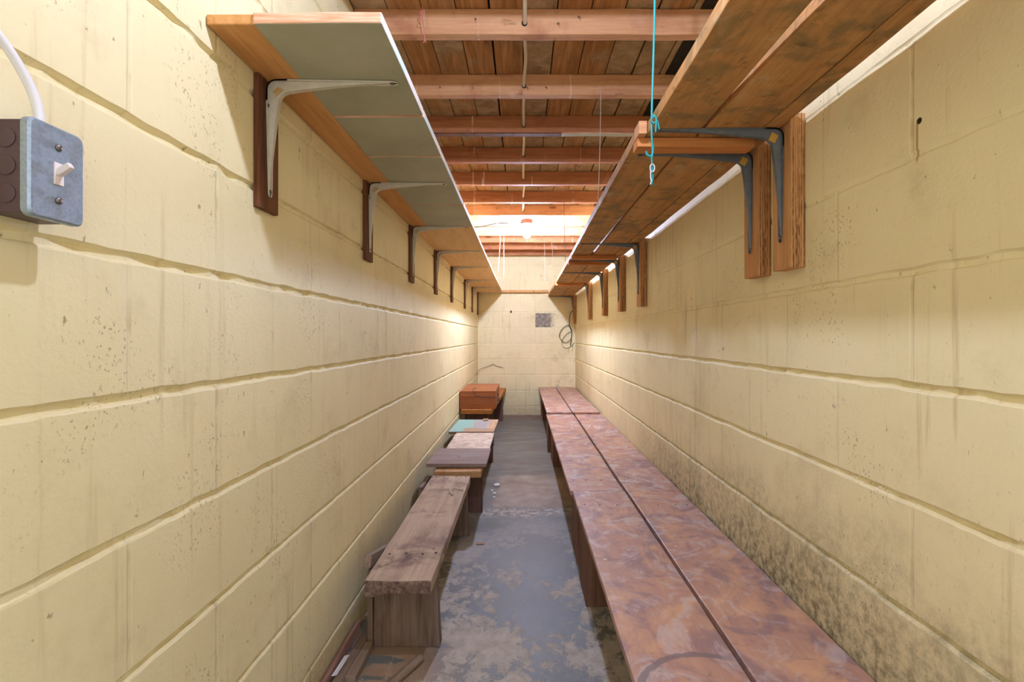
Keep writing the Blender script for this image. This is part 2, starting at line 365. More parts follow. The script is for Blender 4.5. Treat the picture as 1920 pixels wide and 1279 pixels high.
M['jbox'] = plain('rusty_box_steel', lin(112, 74, 66), .6, .3, var=.3)
M['plaster'] = plain('white_plaster', lin(228, 226, 222), .9, var=.1)
M['white_paper'] = plain('white_paper', lin(232, 232, 234), .7)
M['brass'] = plain('dark_brass', lin(86, 70, 52), .4, .8)
M['black_gap'] = plain('dark_hole', lin(24, 18, 14), .9)
def glow(name, power):
    m = NT(name); m.b.inputs['Emission Color'].default_value = (0.86, 1.0, 1.50, 1)
    m.b.inputs['Emission Strength'].default_value = power
    return m.done(lin(240, 240, 236), .3)
M['bulb_far'] = glow('lit_bulb_glass', 480)
M['bulb_near'] = glow('lit_bulb_glass_near', 560)

# ---------------------------------------------------------------- geometry helpers
def link_mesh(name, bm, mat, parent=None, loc=(0, 0, 0), rot=(0, 0, 0), smooth=False, bevel=0.0, seg=2):
    bmesh.ops.recalc_face_normals(bm, faces=bm.faces)
    me = bpy.data.meshes.new(name); bm.to_mesh(me); bm.free()
    for mm in (mat if isinstance(mat, (list, tuple)) else [mat]): me.materials.append(mm)
    if smooth:
        for p in me.polygons: p.use_smooth = True
    o = bpy.data.objects.new(name, me); C.objects.link(o)
    o.location = loc; o.rotation_euler = rot
    if parent: o.parent = parent
    if bevel:
        md = o.modifiers.new('bevel', 'BEVEL'); md.width = bevel; md.segments = seg; md.limit_method = 'ANGLE'; md.angle_limit = math.radians(50)
    return o

def tag(o, label=None, cat=None, group=None, kind=None):
    for k, v in (('label', label), ('category', cat), ('group', group), ('kind', kind)):
        if v: o[k] = v
    return o

def empty(name, loc, label, cat, group=None, rz=0.0):
    o = bpy.data.objects.new(name, None); C.objects.link(o)
    o.location = loc; o.rotation_euler = (0, 0, rz); o.empty_display_size = 0.05
    return tag(o, label, cat, group)

def box(bm, x0, x1, y0, y1, z0, z1, cuts=(0, 0, 0), wob=0.0, seed=0.0):
    nx, ny, nz = (c+1 for c in cuts)
    cache = {}
    def V(i, j, k):
        key = (i, j, k)
        if key not in cache:
            p = Vector((x0+(x1-x0)*i/nx, y0+(y1-y0)*j/ny, z0+(z1-z0)*k/nz))
            if wob:
                q = p*7+Vector((seed, seed*1.7, seed*.3))
                p = p+Vector((mnoise.noise(q), mnoise.noise(q+Vector((9, 2, 5))), mnoise.noise(q+Vector((3, 8, 1)))))*wob
            cache[key] = bm.verts.new(p)
        return cache[key]
    fs = []
    for j in range(ny):
        for k in range(nz):
            fs.append((V(0, j, k), V(0, j, k+1), V(0, j+1, k+1), V(0, j+1, k)))
            fs.append((V(nx, j, k), V(nx, j+1, k), V(nx, j+1, k+1), V(nx, j, k+1)))
    for i in range(nx):
        for k in range(nz):
            fs.append((V(i, 0, k), V(i+1, 0, k), V(i+1, 0, k+1), V(i, 0, k+1)))
            fs.append((V(i, ny, k), V(i, ny, k+1), V(i+1, ny, k+1), V(i+1, ny, k)))
    for i in range(nx):
        for j in range(ny):
            fs.append((V(i, j, 0), V(i, j+1, 0), V(i+1, j+1, 0), V(i+1, j, 0)))
            fs.append((V(i, j, nz), V(i+1, j, nz), V(i+1, j+1, nz), V(i, j+1, nz)))
    return [bm.faces.new(f) for f in fs]

def smooth_pts(pts, n=8):
    P = [Vector(p) for p in pts]
    if len(P) < 3: return P
    out = []
    for i in range(len(P)-1):
        a = P[max(i-1, 0)]; b = P[i]; c = P[i+1]; d = P[min(i+2, len(P)-1)]
        for k in range(n):
            t = k/n
            out.append(0.5*((2*b)+(c-a)*t+(2*a-5*b+4*c-d)*t*t+(3*b-a-3*c+d)*t**3))
    out.append(P[-1]); return out

def tube(bm, pts, r, sides=8, n=8, smooth=True, flat=1.0):
    P = smooth_pts(pts, n) if smooth else [Vector(p) for p in pts]
    rings = []; up = Vector((0.13, 0.21, 0.97)).normalized()
    for i, p in enumerate(P):
        t = (P[min(i+1, len(P)-1)]-P[max(i-1, 0)]).normalized()
        a = t.cross(up)
        if a.length < 1e-3: a = t.cross(Vector((1, 0, 0)))
        a.normalize(); b = t.cross(a).normalized(); up = b if b.dot(up) > 0 else -b
        rr = r(i/(len(P)-1)) if callable(r) else r
        rings.append([bm.verts.new(p+a*math.cos(2*math.pi*k/sides)*rr+b*math.sin(2*math.pi*k/sides)*rr*flat) for k in range(sides)])
    for i in range(len(rings)-1):
        for k in range(sides):
            bm.faces.new((rings[i][k], rings[i][(k+1) % sides], rings[i+1][(k+1) % sides], rings[i+1][k]))
    bm.faces.new(rings[0][::-1]); bm.faces.new(rings[-1])

def lathe(bm, prof, cx=0, cy=0, cz=0, sides=24, axis='Z'):
    rings = []
    for r, h in prof:
        ring = []
        for k in range(sides):
            a = 2*math.pi*k/sides
            if axis == 'Z': v = (cx+r*math.cos(a), cy+r*math.sin(a), cz+h)
            elif axis == 'X': v = (cx+h, cy+r*math.cos(a), cz+r*math.sin(a))
            else: v = (cx+r*math.cos(a), cy+h, cz+r*math.sin(a))
            ring.append(bm.verts.new(v))
        rings.append(ring)
    for i in range(len(rings)-1):
        for k in range(sides):
            bm.faces.new((rings[i][k], rings[i][(k+1) % sides], rings[i+1][(k+1) % sides], rings[i+1][k]))
    bm.faces.new(rings[0][::-1]); bm.faces.new(rings[-1])

def B(): return bmesh.new()

# ---------------------------------------------------------------- setting
JZ = [Z0+CH*k for k in range(-5, 6)]
def block_wall(name, mat, axis, plane, inward, a0, a1, depths, seed, ztop=ZD+0.03):
    """a wall face with recessed mortar beds; its cross-section is swept along the wall"""
    prof = [(-0.02, 0.0)]
    for i, z in enumerate(JZ):
        if z > ztop-0.03: break
        d = depths(i)
        prof += [(z-0.0105, 0, 1), (z-0.0075, d*.25, 1), (z-0.005, d, 1), (z+0.004, d, 1), (z+0.0065, d*.55, 1), (z+0.0085, 0, 1)]
    prof += [(ztop, 0.0)]
    n = max(8, int((a1-a0)/0.022))
    bm = B(); rows = []
    for s in range(n+1):
        a = a0+(a1-a0)*s/n; col = []
        for q in prof:
            z, d = q[0], q[1]
            if len(q) == 3:
                w = Vector((a*14, z*9, seed))
                z += mnoise.noise(w)*0.0032+mnoise.noise(w*3.7)*0.0016
                d = max(0, d*(1+0.9*mnoise.noise(w*1.9+Vector((5, 5, 5))))) if d else 0
            else: w = Vector((a*3, z*3, seed))
            off = plane-inward*d
            off += -inward*0.0012*(mnoise.noise(Vector((a*5, z*5, seed+4)))+1)*.5
            col.append(bm.verts.new((off, a, z) if axis == 'Y' else (a, off, z)))
        rows.append(col)
    for s in range(n):
        for k in range(len(prof)-1):
            bm.faces.new((rows[s][k], rows[s+1][k], rows[s+1][k+1], rows[s][k+1]))
    # thickness behind the face
    T = plane-inward*0.15
    outer = []
    for a in (a0, a1):
        for z in (-0.02, ztop):
            outer.append(bm.verts.new((T, a, z) if axis == 'Y' else (a, T, z)))
    bm.faces.new((outer[0], outer[1], outer[3], outer[2]))
    bm.faces.new([r[0] for r in rows]+[outer[2], outer[0]])
    bm.faces.new([r[-1] for r in rows]+[outer[3], outer[1]])
    bm.faces.new(rows[0]+[outer[1], outer[0]])
    bm.faces.new(rows[-1]+[outer[3], outer[2]])
    return tag(link_mesh(name, bm, mat, smooth=False), kind='structure')

block_wall('wall_left', M['wall_left'], 'Y', XL, 1, YF, YB+0.02, lambda i: 0.0075, 1.0)
block_wall('wall_right', M['wall_right'], 'Y', XR, -1, YF, YB+0.02, lambda i: 0.0075 if i < 5 else (0.004 if i == 5 else 0.0025), 8.0)
block_wall('wall_back', M['wall_back'], 'X', YB, -1, XL-0.01, XR+0.01, lambda i: 0.002, 15.0)
# unseen wall behind the viewer; assumed doorway, its opening sized for the light
bm = B()
box(bm, XL-.15, -0.46, YF-.12, YF, -0.02, ZD+.03); box(bm, 0.58, XR+.15, YF-.12, YF, -0.02, ZD+.03); box(bm, -0.46, 0.58, YF-.12, YF, 2.02, ZD+.03)
tag(link_mesh('wall_front', bm, M['wall_back']), kind='structure')
bm = B(); box(bm, XL-.15, XR+.15, YF-1.2, YB+.15, -0.08, 0.0)
tag(link_mesh('floor', bm, M['floor']), kind='structure')
# deck boards
bm = B(); g = 0.007-0.1157*6; x = g
while x < XR:
    x1 = x+0.1157-random.choice((0.003, 0.004, 0.007))
    a, b = max(x, XL-.1), min(x1, XR+.1)
    if b > a:
        y = YF-.1-random.random()
        while y < YB+.1:
            L = 2.4+random.random()*1.2
            dz = random.uniform(-.002, .002)
            box(bm, a, b, max(y, YF-.1), min(y+L, YB+.12)-.004, ZD+dz, ZD+.022+dz)
            y += L
    x += 0.1157
ceil = tag(link_mesh('ceiling', bm, M['deck'], bevel=.0015, seg=1), kind='structure')
bm = B(); box(bm, XL-.15, XR+.15, YF-.1, YB+.15, ZD+.03, ZD+.05)
tag(link_mesh('ceiling_underlay', bm, M['dark_sheet']), kind='structure')
# dark strip between the deck edge and the right wall
bm = B(); box(bm, 0.607, XR+.0, 1.0, YB, ZD-.003, ZD+.001, (0, 40, 0), .002, 3)
tag(link_mesh('trim_1', bm, M['dark_sheet']), kind='structure')

# ---------------------------------------------------------------- joists
ordn = ['nearest', 'second', 'third', 'fourth', 'fifth', 'sixth', 'seventh', 'eighth', 'ninth', 'tenth', 'eleventh', 'farthest']
back = [1.679, 2.09, 2.473, 2.878, 3.296, 3.73, 4.13, 4.51, 4.94, 5.30, 5.72, 6.12]
CX = 0.008; CZ = H+1.067
for i, yb in enumerate(back+[1.273, 0.866, 0.455, 0.05]):
    if i < 12:
        lab = {0: 'nearest visible ceiling joist, thick pale lit timber spanning the aisle',
               2: 'third ceiling joist from the near end, dark lower edge and pale strip at right',
               11: 'farthest ceiling joist, dark timber against the end wall'}.get(i, '%s exposed ceiling joist counting away from the near end' % ordn[i])
    else: lab = 'ceiling joist overhead nearer than the first one in view'
    bm = B()
    # solid joist; a dark disc on its face paints the cable hole's shade
    w = .038
    box(bm, XL+.002, XR-.002, -w/2, w/2, -.0435, .0435, (24, 0, 0), .0022, i*3.1)
    o = link_mesh('ceiling_joist', bm, M['joist_dark'] if i in (2, 3, 4, 5, 9, 10, 11) else M['joist'], loc=(0, yb-w/2, ZJ+.044), bevel=.003)
    tag(o, lab, 'joist', 'ceiling joists')
    if i < 7:
        bm = B(); lathe(bm, [(.010, -.0015), (.010, .0015)], CX, -w/2-.0005, CZ-ZJ-.044, 16, 'Y')
        link_mesh('hole_shade_disc', bm, M['black_gap'], o)
    if i == 2:
        bm = B(); box(bm, .20, XR-.01, -.0195, .019, -.047, -.0425, (10, 0, 0), .0015, 4)
        link_mesh('painted_strip', bm, M['painted'], o, bevel=.001)['label'] = 'pale grey green painted strip'
        bm = B(); box(bm, XL+.01, .20, -.0195, .019, -.048, -.0425, (14, 0, 0), .0015, 9)
        link_mesh('dark_strip', bm, M['fir_dark'], o, bevel=.001)['label'] = 'dark stained strip'
    nails = {0: [(-.16, .005), (.12, -.01), (.19, .012)], 1: [(-.35, -.012), (.02, -.015), (.1, -.014)], 3: [(-.2, -.02), (.2, .0)]}.get(i, [])
    for (nx, nz) in nails:
        bm = B(); tube(bm, [(nx, -w/2, nz), (nx+.001, -w/2-.012, nz-.002), (nx+.006, -w/2-.018, nz-.012)], .0014, 6, 4)
        link_mesh('nail', bm, M['screw'], o)

# ---------------------------------------------------------------- ceiling cable and lamps
bm = B(); pts = []
for i, yb in enumerate([.866, 1.273]+back[:7]):
    pts += [(CX+random.uniform(-.002, .002), yb-.05, CZ), (CX, yb+.012, CZ)]
    if yb < 4.0: pts.append((CX+random.uniform(-.004, .006), yb+.20, CZ+.018+random.uniform(-.004, .006)))
pts += [(CX+.01, 4.2, CZ-.012)]
tube(bm, pts, .0068, 8, 6, flat=.8)
tag(link_mesh('electrical_cable', bm, M['cable_cream'], smooth=True), 'cream flat electrical cable threaded through the ceiling joists toward the lit bulb', 'cable')

def lamp(x, y, label, z, mat, k=1.0):
    e = empty('ceiling_lamp', (x, y, z), label, 'lamp')
    bm = B(); lathe(bm, [(.050, .0), (.052, -.004), (.052, -.038), (.046, -.042)], sides=8)
    link_mesh('junction_box', bm, M['jbox'], e, bevel=.002)
    bm = B(); lathe(bm, [(.056, -.040), (.058, -.046), (.050, -.052), (.030, -.058), (.024, -.080), (.020, -.082)], sides=28)
    link_mesh('lamp_holder', bm, M['porcelain'], e, smooth=True)
    bm = B()
    lathe(bm, [(.014, -.078), (.015, -.088), (.022, -.100), (.030, -.115), (.0335, -.132), (.031, -.148), (.022, -.160), (.008, -.166), (.001, -.167)], sides=28)
    for v in bm.verts: v.co.x *= k; v.co.y *= k; v.co.z = -.078+(v.co.z+.078)*k
    link_mesh('bulb', bm, M[mat], e, smooth=True)
    return e
fl = lamp(0.043, 4.30, 'glowing bare bulb in a porcelain holder under the far ceiling joists', 2.065, 'bulb_far')
bm = B(); tube(bm, [(.04, .01, -.03), (-.06, .0, -.022), (-.085, .01, -.05), (-.05, .0, -.075), (-.02, -.03, -.05)], .0028, 6)
link_mesh('wire', bm, M['cable_white'], fl, smooth=True)
bm = B(); tube(bm, [(-.045, -.01, -.03), (-.10, -.02, -.02), (-.16, -.02, -.035), (-.28, .0, -.036), (-.42, .02, -.06), (-.60, .02, -.062)], .004, 6)
link_mesh('wire', bm, M['cable_black'], fl, smooth=True)['label'] = 'black cable running left from the lamp'
bm = B(); tube(bm, [(-.045, .01, -.02), (-.12, .01, -.015), (-.2, .0, -.03), (-.29, .02, -.034)], .003, 6)
link_mesh('wire', bm, M['cable_white'], fl, smooth=True)
lamp(0.03, 0.65, 'bare bulb in a porcelain holder above the near end of the aisle', 2.05, 'bulb_near', .45)
# ---------------------------------------------------------------- left shelf
ZS = H+0.567       # underside of the left shelf
bm = B(); box(bm, -.043, .043, -.802, .802, 0, .019, (0, 30, 0), .0012, 1)
tag(link_mesh('shelf_plank', bm, M['plank'], loc=(XL+.045, .876+.802, ZS), bevel=.002), 'narrow golden pine plank of the left shelf, along the wall', 'shelf board')
segs = [(.872, 1.238, 'nearest'), (1.246, 1.516, 'second'), (1.524, 2.077, 'third'), (2.084, 2.478, 'farthest')]
for a, b, w in segs:
    bm = B(); h = (b-a)/2; box(bm, -.117, .117, -h, h, 0, .021, (6, max(3, int(h*20)), 0), .0012, a*5)
    tag(link_mesh('painted_shelf_board', bm, M['painted'], loc=(-.371, (a+b)/2, ZS), bevel=.0025),
        'grey-green painted board of the left shelf, %s of the four from the camera' % w, 'shelf board', 'painted boards of the left shelf')
for a, b, w in [(2.484, 3.955, 'joining the painted boards'), (3.962, YB-.004, 'running to the end wall')]:
    bm = B(); h = (b-a)/2; box(bm, -.157, .157, -h, h, 0, .020, (4, 30, 0), .0012, a*3)
    tag(link_mesh('pine_shelf_board', bm, M['ply_edge'], loc=(-.412, (a+b)/2, ZS), bevel=.002), 'wide unpainted pine board of the left shelf %s' % w, 'shelf board', 'pine boards of the left shelf')

def bracket_mesh(leg, arm, w0=.015, s=1.0):
    """pressed steel shelf bracket in local axes: leg down the wall at x=0, arm out along +x under z=0"""
    bm = B(); R = .022; E = .046
    wid = lambda t: .0062+(w0-.0062)*(t**.8)
    path = []      # outer point, inward normal, half width, inner ridge point
    for t in [0, .03, .08, .2, .4, .6, .8, .93]:
        p = Vector((0, -leg+(leg-E)*t)); d = .0012+.021*t**1.5 if t > .05 else .0012
        path.append((p, Vector((1, 0)), wid(t)*(.55 if t < .02 else 1), p+Vector((d, 0))))
    for k in range(13):
        q = k/12; L = 2*(E-R)+math.pi/2*R; sdist = q*L
        if sdist < E-R: p = Vector((0, -E+sdist)); n = Vector((1, 0))
        elif sdist > L-(E-R): p = Vector((E-(L-sdist), 0)); n = Vector((0, -1))
        else:
            a = math.pi-(sdist-(E-R))/R; p = Vector((R+R*math.cos(a), -R+R*math.sin(a))); n = Vector((-math.cos(a), -math.sin(a)))
        A, Bc, Cc = Vector((.0225, -E)), Vector((.025, -.025)), Vector((E, -.0225))
        path.append((p, n, w0, A*(1-q)**2+Bc*2*q*(1-q)+Cc*q*q))
    for t in [.93, .8, .6, .4, .2, .08, .03, 0]:
        p = Vector((E+(arm-E)*(1-t), 0)); d = .0012+.021*t**1.5 if t > .05 else .0012
        path.append((p, Vector((0, -1)), wid(t)*(.55 if t < .02 else 1), p+Vector((0, -d))))
    rows = []
    for p, nrm, w, inn in path:
        P = lambda c, yy: bm.verts.new((c.x, yy, c.y))
        lip = p+nrm*.003
        rows.append([P(lip, -w), P(p, -w), P(p, -w*.62), P(inn, -w*.42), P(inn, w*.42), P(p, w*.62), P(p, w), P(lip, w)])
    for i in range(len(rows)-1):
        for k in range(7):
            bm.faces.new((rows[i][k], rows[i][k+1], rows[i+1][k+1], rows[i+1][k]))
    bmesh.ops.solidify(bm, geom=bm.faces[:], thickness=.0016)
    return bm

def make_bracket(name, y, side, z_under, leg, arm, thick, width, below, above, mats, label, group, first=None):
    """mats: board, bracket; side -1 left wall, +1 right wall; y is the post centre"""
    xw = XL if side < 0 else XR
    e = empty(name, (xw, y, z_under), label, 'bracket', group)
    s = 1 if side < 0 else -1
    if first:
        for ch in first.children:
            c = ch.copy(); C.objects.link(c); c.parent = e
            for g in ch.children:
                d = g.copy(); C.objects.link(d); d.parent = c
        return e
    bm = B(); box(bm, min(0, s*thick), max(0, s*thick), -width/2, width/2, -below, above, (0, 0, 8), .001, y)
    link_mesh('backing_board', bm, mats[0], e, bevel=.002)
    bm = bracket_mesh(leg, arm)
    if s < 0:
        for v in bm.verts: v.co.x = -v.co.x
    br = link_mesh('steel_bracket', bm, mats[1], e, loc=(s*(thick+.001), 0, -.001))
    for p in br.data.polygons: p.use_smooth = True
    md = br.modifiers.new('split', 'EDGE_SPLIT'); md.split_angle = math.radians(35)
    for (sx, sz, ax) in ((.001, -leg+.012, 'X'), (.001, -.055, 'X'), (arm-.012, -.001, 'Z')):
        b2 = B()
        if ax == 'X': lathe(b2, [(.0045, 0), (.004, .0025), (.002, .0035)], sides=12, axis='X')
        else: lathe(b2, [(.0045, 0), (.004, -.0025), (.002, -.0035)], sides=12)
        if s < 0 and ax == 'X':
            for v in b2.verts: v.co.x = -v.co.x
        link_mesh('screw', b2, M['screw'], br, loc=(s*sx, -.0085 if sz == -.055 else 0, sz))
    b2 = B()
    if side > 0: box(b2, -.009, .009, -.0004, .0004, -.011, .011)
    else:
        for k in range(3): box(b2, -.012+k*.001, .011-k*.002, -.0004, .0004, -.006+k*.005, -.004+k*.005)
    link_mesh('sticker', b2, M['gold'], br, loc=(s*.023, -.0088, -.023), rot=(0, math.radians(-42 if s > 0 else 28), 0))
    return e

LB = [1.032, 1.74, 2.443, 3.142, 3.868, 4.76, 5.48, 6.16]
ordL = ['nearest', 'second', 'third', 'fourth', 'fifth', 'sixth', 'seventh', 'last']
first = None
for i, y in enumerate(LB):
    e = make_bracket('shelf_bracket', y+.042, -1, ZS, .255, .285, .012, .084, .288, 0, (M['fir_dark'], M['white_steel']),
                     'cream shelf bracket on a dark strip, %s from the camera on the left wall' % ordL[i], 'left shelf brackets', first)
    if first is None: first = e

# ---------------------------------------------------------------- right shelf
ZR = H+0.524
def rboard(name, x0, x1, a, b, label, mat='rshelf', z=ZR, t=.030, x0b=None, sd=0, group=None):
    """board with its own edge line: x0 at the near end, x0b at the far end"""
    bm = B(); n = max(4, int((b-a)/.06)); cx, cy = (x0+x1)/2, (a+b)/2
    box(bm, x0-cx, x1-cx, a-cy, b-cy, 0, t, (3, n, 0), .0016, sd+a)
    if x0b is not None:
        for v in bm.verts:
            f = (v.co.y+cy-a)/(b-a); v.co.x += f*(x0b-x0)*(x1-cx-v.co.x)/(x1-x0)
    return tag(link_mesh(name, bm, M[mat], loc=(cx, cy, z), bevel=.002), label, 'shelf board', group)
gA = 'boards of the right shelf'
rboard('shelf_board', .322, .452, .30, 1.275, 'mottled brown front board of the right shelf, section nearest the camera', sd=1, group=gA, x0b=.324)
rboard('shelf_board', .492, .604, .30, 1.275, 'mottled brown middle board of the right shelf, section nearest the camera', sd=2, group=gA, x0b=.459)
rboard('shelf_board', .607, .648, .30, 1.275, 'narrow wall-side board of the right shelf, section nearest the camera', sd=3, group=gA)
rboard('shelf_board', .303, .437, 1.29, 3.10, 'front board of the right shelf in the long middle section behind the teal cord', sd=4, group=gA, x0b=.322)
rboard('shelf_board', .443, .590, 1.29, 3.10, 'middle board of the right shelf in the long middle section', sd=5, group=gA, x0b=.457)
rboard('shelf_board', .594, .652, 1.29, 3.10, 'narrow wall-side board of the right shelf in the long middle section', sd=6, group=gA)
rboard('shelf_board', .322, .478, 3.11, 4.72, 'front board of the right shelf in the third section from the camera', sd=7, group=gA, x0b=.331)
rboard('shelf_board', .486, .640, 3.11, 4.72, 'wall-side board of the right shelf in the third section from the camera', sd=8, group=gA)
rboard('shelf_board', .331, .500, 4.73, YB-.004, 'front board of the right shelf in the section against the end wall', sd=9, group=gA, x0b=.341)
rboard('shelf_board', .504, .650, 4.73, YB-.004, 'wall-side board of the right shelf in the section against the end wall', sd=10, group=gA)
# short block nailed on at the joint and the battens under the joints
bm = B(); box(bm, -.012, .012, -.10, .10, 0, .034, (0, 6, 0), .001, 2)
bm2 = B()
def batten(x0, x1, y0, y1, z0, z1, label):
    bm = B(); cx, cy = (x0+x1)/2, (y0+y1)/2
    box(bm, x0-cx, x1-cx, y0-cy, y1-cy, 0, z1-z0, (14, 0, 0), .0012, y0)
    tag(link_mesh('shelf_batten', bm, M['batten'], loc=(cx, cy, z0), bevel=.0015), label, 'batten', 'battens under the right shelf')
bm.free(); bm2.free()
batten(.302, .61, 1.262, 1.312, ZR-.026, ZR-.002, 'orange batten under the right shelf joint beside the teal cord')
batten(.315, .60, 3.08, 3.125, ZR-.026, ZR-.002, 'orange batten under the right shelf at its middle joint')
batten(.320, .60, 3.33, 3.37, ZR-.026, ZR-.002, 'orange batten under the right shelf just behind its middle joint')
batten(.325, .60, 4.70, 4.74, ZR-.024, ZR-.002, 'orange batten under the right shelf joint nearest the end wall')
# splintered end of the front edge of the middle section
bm = B(); box(bm, .300, .321, 1.238, 1.292, 0, .033, (0, 3, 0), .001, 2)
tag(link_mesh('wood_block', bm, M['joist'], loc=(0, 0, ZR-.002), bevel=.0015), 'short pale end-grain block at the right shelf joint beside the teal cord', 'wood block')

RB = [1.178, 1.34, 2.673, 3.225, 3.886, 4.74, 6.14]
ordR = ['nearest', 'second', 'third', 'fourth', 'fifth', 'sixth', 'last']
first = None
for i, y in enumerate(RB):
    e = make_bracket('shelf_bracket', y+.042, 1, ZR, .285, .322, .0366, .084, .354, .024, (M['post'], M['grey_steel']),
                     'grey steel bracket on a fir post, %s from the camera on the right wall' % ordR[i], 'right shelf brackets', first)
    if first is None: first = e

# shelf board on the end wall
bm = B(); box(bm, -.252, .336, YB-.075, YB-.003, 0, .030, (10, 0, 0), .001, 5)
tag(link_mesh('end_shelf_board', bm, M['ply_shelf'], loc=(0, 0, ZS+.004), bevel=.002), 'short board on the end wall bridging the two side shelves', 'shelf board')

# ---------------------------------------------------------------- right benches
def bench_right(y0, y1, x0, x1, zt, legs, label, mat, splits=(), xgap=.451, gap=.011, th=.020):
    e = empty('bench', ((x0+x1)/2, (y0+y1)/2, 0), label, 'bench', 'benches along the right wall')
    cx, cy = (x0+x1)/2, (y0+y1)/2
    def bd(a, b, c, d, sd):
        bm = B(); box(bm, a-cx, b-cx, c-cy, d-cy, zt-th, zt, (5, max(4, int((d-c)/.08)), 0), .0014, sd)
        link_mesh('seat_board', bm, M[mat], e, bevel=.0025)
    bd(x0, xgap-gap/2, y0, y1, y0+1)
    ys = [y0]+list(splits)+[y1]
    for a, b in zip(ys[:-1], ys[1:]): bd(xgap+gap/2, x1, a+(.0015 if a != y0 else 0), b, a+7)
    for (n, f, lx) in legs:
        bm = B()
        box(bm, lx-cx, lx+.036-cx, n-cy, f-cy, 0, zt-th, (0, 0, 5), .001, n)
        lg = link_mesh('leg', bm, M['bench_leg'], e, bevel=.002)
        bm = B(); box(bm, lx+.036-cx, x1-.02-cx, n+.004-cy, n+.036-cy, .0, zt-th, (3, 0, 3), .001, n+2)
        link_mesh('cross_panel', bm, M['bench_leg'], lg, bevel=.002)
    for (n, f, lx) in legs:
        if n > 5: continue
        yc = (n+f)/2
        for xx in (x0+.03, x0+.09, x0+.16, xgap+.03, xgap+.09, xgap+.16, x1-.03):
            bm = B(); lathe(bm, [(.0035, 0), (.003, .0008)], xx-cx, yc-cy+random.uniform(-.004, .004), zt-.0002, 8)
            link_mesh('nail_head', bm, M['black_gap'], e)
    return e
bench_right(.28, 2.095, .219, .688, H-.670, [(.42, .63, .243), (1.817, 2.03, .241)], 'long varnished reddish bench along the right wall, nearest the camera, with a ring stain', 'bench_ring')
bench_right(2.098, 4.19, .209, .688, H-.670, [(2.14, 2.37, .246), (3.795, 4.08, .2435)], 'long dusty reddish bench along the right wall, middle one of three', 'bench', splits=(2.61,), xgap=.449, gap=.013)
bench_right(4.175, YB-.01, .213, .672, H-.654, [(4.24, 4.40, .226), (5.89, 6.12, .236)], 'dusty reddish bench along the right wall, farthest, reaching the end wall', 'bench', xgap=.435, gap=.010, th=.014)

# ---------------------------------------------------------------- left benches
def leg_panel(e, cx, cy, x0, x1, y0, y1, h, mat, sd, taper=0.0, name='leg'):
    bm = B(); box(bm, x0-cx, x1-cx, y0-cy, y1-cy, 0, h, (5, 0, 5), .0016, sd)
    if taper:
        for v in bm.verts:
            if v.co.x > (x0+x1)/2-cx: v.co.x -= taper*v.co.z/h
    return link_mesh(name, bm, mat, e, bevel=.003)
cx, cy = -.366, 1.97
e = empty('bench', (cx, cy, 0), 'weathered grey-brown plank bench by the left wall, nearest the camera', 'bench', 'benches along the left wall')
bm = B(); box(bm, -.468-cx, -.268-cx, 1.425-cy, 2.505-cy, .258, .298, (6, 26, 1), .0035, 3)
for v in bm.verts:                       # the near end sags a little at the left corner
    if v.co.y < -.5 and v.co.x < -.05 and v.co.z < .27: v.co.z -= .010
link_mesh('seat_board', bm, M['weather'], e, bevel=.005, seg=3)
leg_panel(e, cx, cy, -.487, -.268, 1.583, 1.622, .258, M['weather_leg'], 1, .016)
l2 = leg_panel(e, cx, cy, -.470, -.272, 2.462, 2.500, .258, M['weather_leg'], 5, .014)
leg_panel(e, cx, cy, -.508, -.490, 1.579, 1.62, .252, M['weather_leg'], 8, 0, 'side_strip')
for k, (xx, yy) in enumerate([(-.44, 1.60), (-.385, 1.605), (-.33, 1.60), (-.288, 1.61), (-.44, 2.48), (-.4, 2.475), (-.34, 2.485), (-.29, 2.48)]):
    bm = B(); lathe(bm, [(.0045, 0), (.004, .001)], xx-cx, yy-cy, .2985, 8)
    link_mesh('nail_head', bm, M['black_gap'], e)

cx, cy = -.348, 3.34
e = empty('bench', (cx, cy, 0), 'tan plank bench by the left wall, hidden under three loose panels', 'bench', 'benches along the left wall')
bm = B(); box(bm, -.475-cx, -.221-cx, 2.598-cy, 4.06-cy, .258, .294, (4, 24, 0), .002, 8)
link_mesh('seat_board', bm, M['tan_board'], e, bevel=.006, seg=3)
leg_panel(e, cx, cy, -.50, -.2306, 2.794, 2.83, .258, M['dark_leg'], 3)
leg_panel(e, cx, cy, -.50, -.237, 3.90, 3.936, .258, M['dark_leg'], 4)

e = empty('bench', (-.42, 4.37, 0), 'orange-brown plank bench by the left wall, farthest, carrying the wooden chest', 'bench', 'benches along the left wall', rz=-math.radians(2.1))
bm = B(); box(bm, -.135, .145, 0, 1.86, .318, .360, (3, 24, 0), .002, 2)
link_mesh('seat_board', bm, M['orange_bench'], e, bevel=.004)
bm = B(); box(bm, -.12, .150, .12, .155, 0, .318, (3, 0, 3), .001, 3); link_mesh('leg', bm, M['dark_leg'], e, bevel=.002)
bm = B(); box(bm, -.06, .135, 1.46, 1.50, 0, .318, (3, 0, 3), .001, 5); link_mesh('leg', bm, M['dark_leg'], e, bevel=.002)

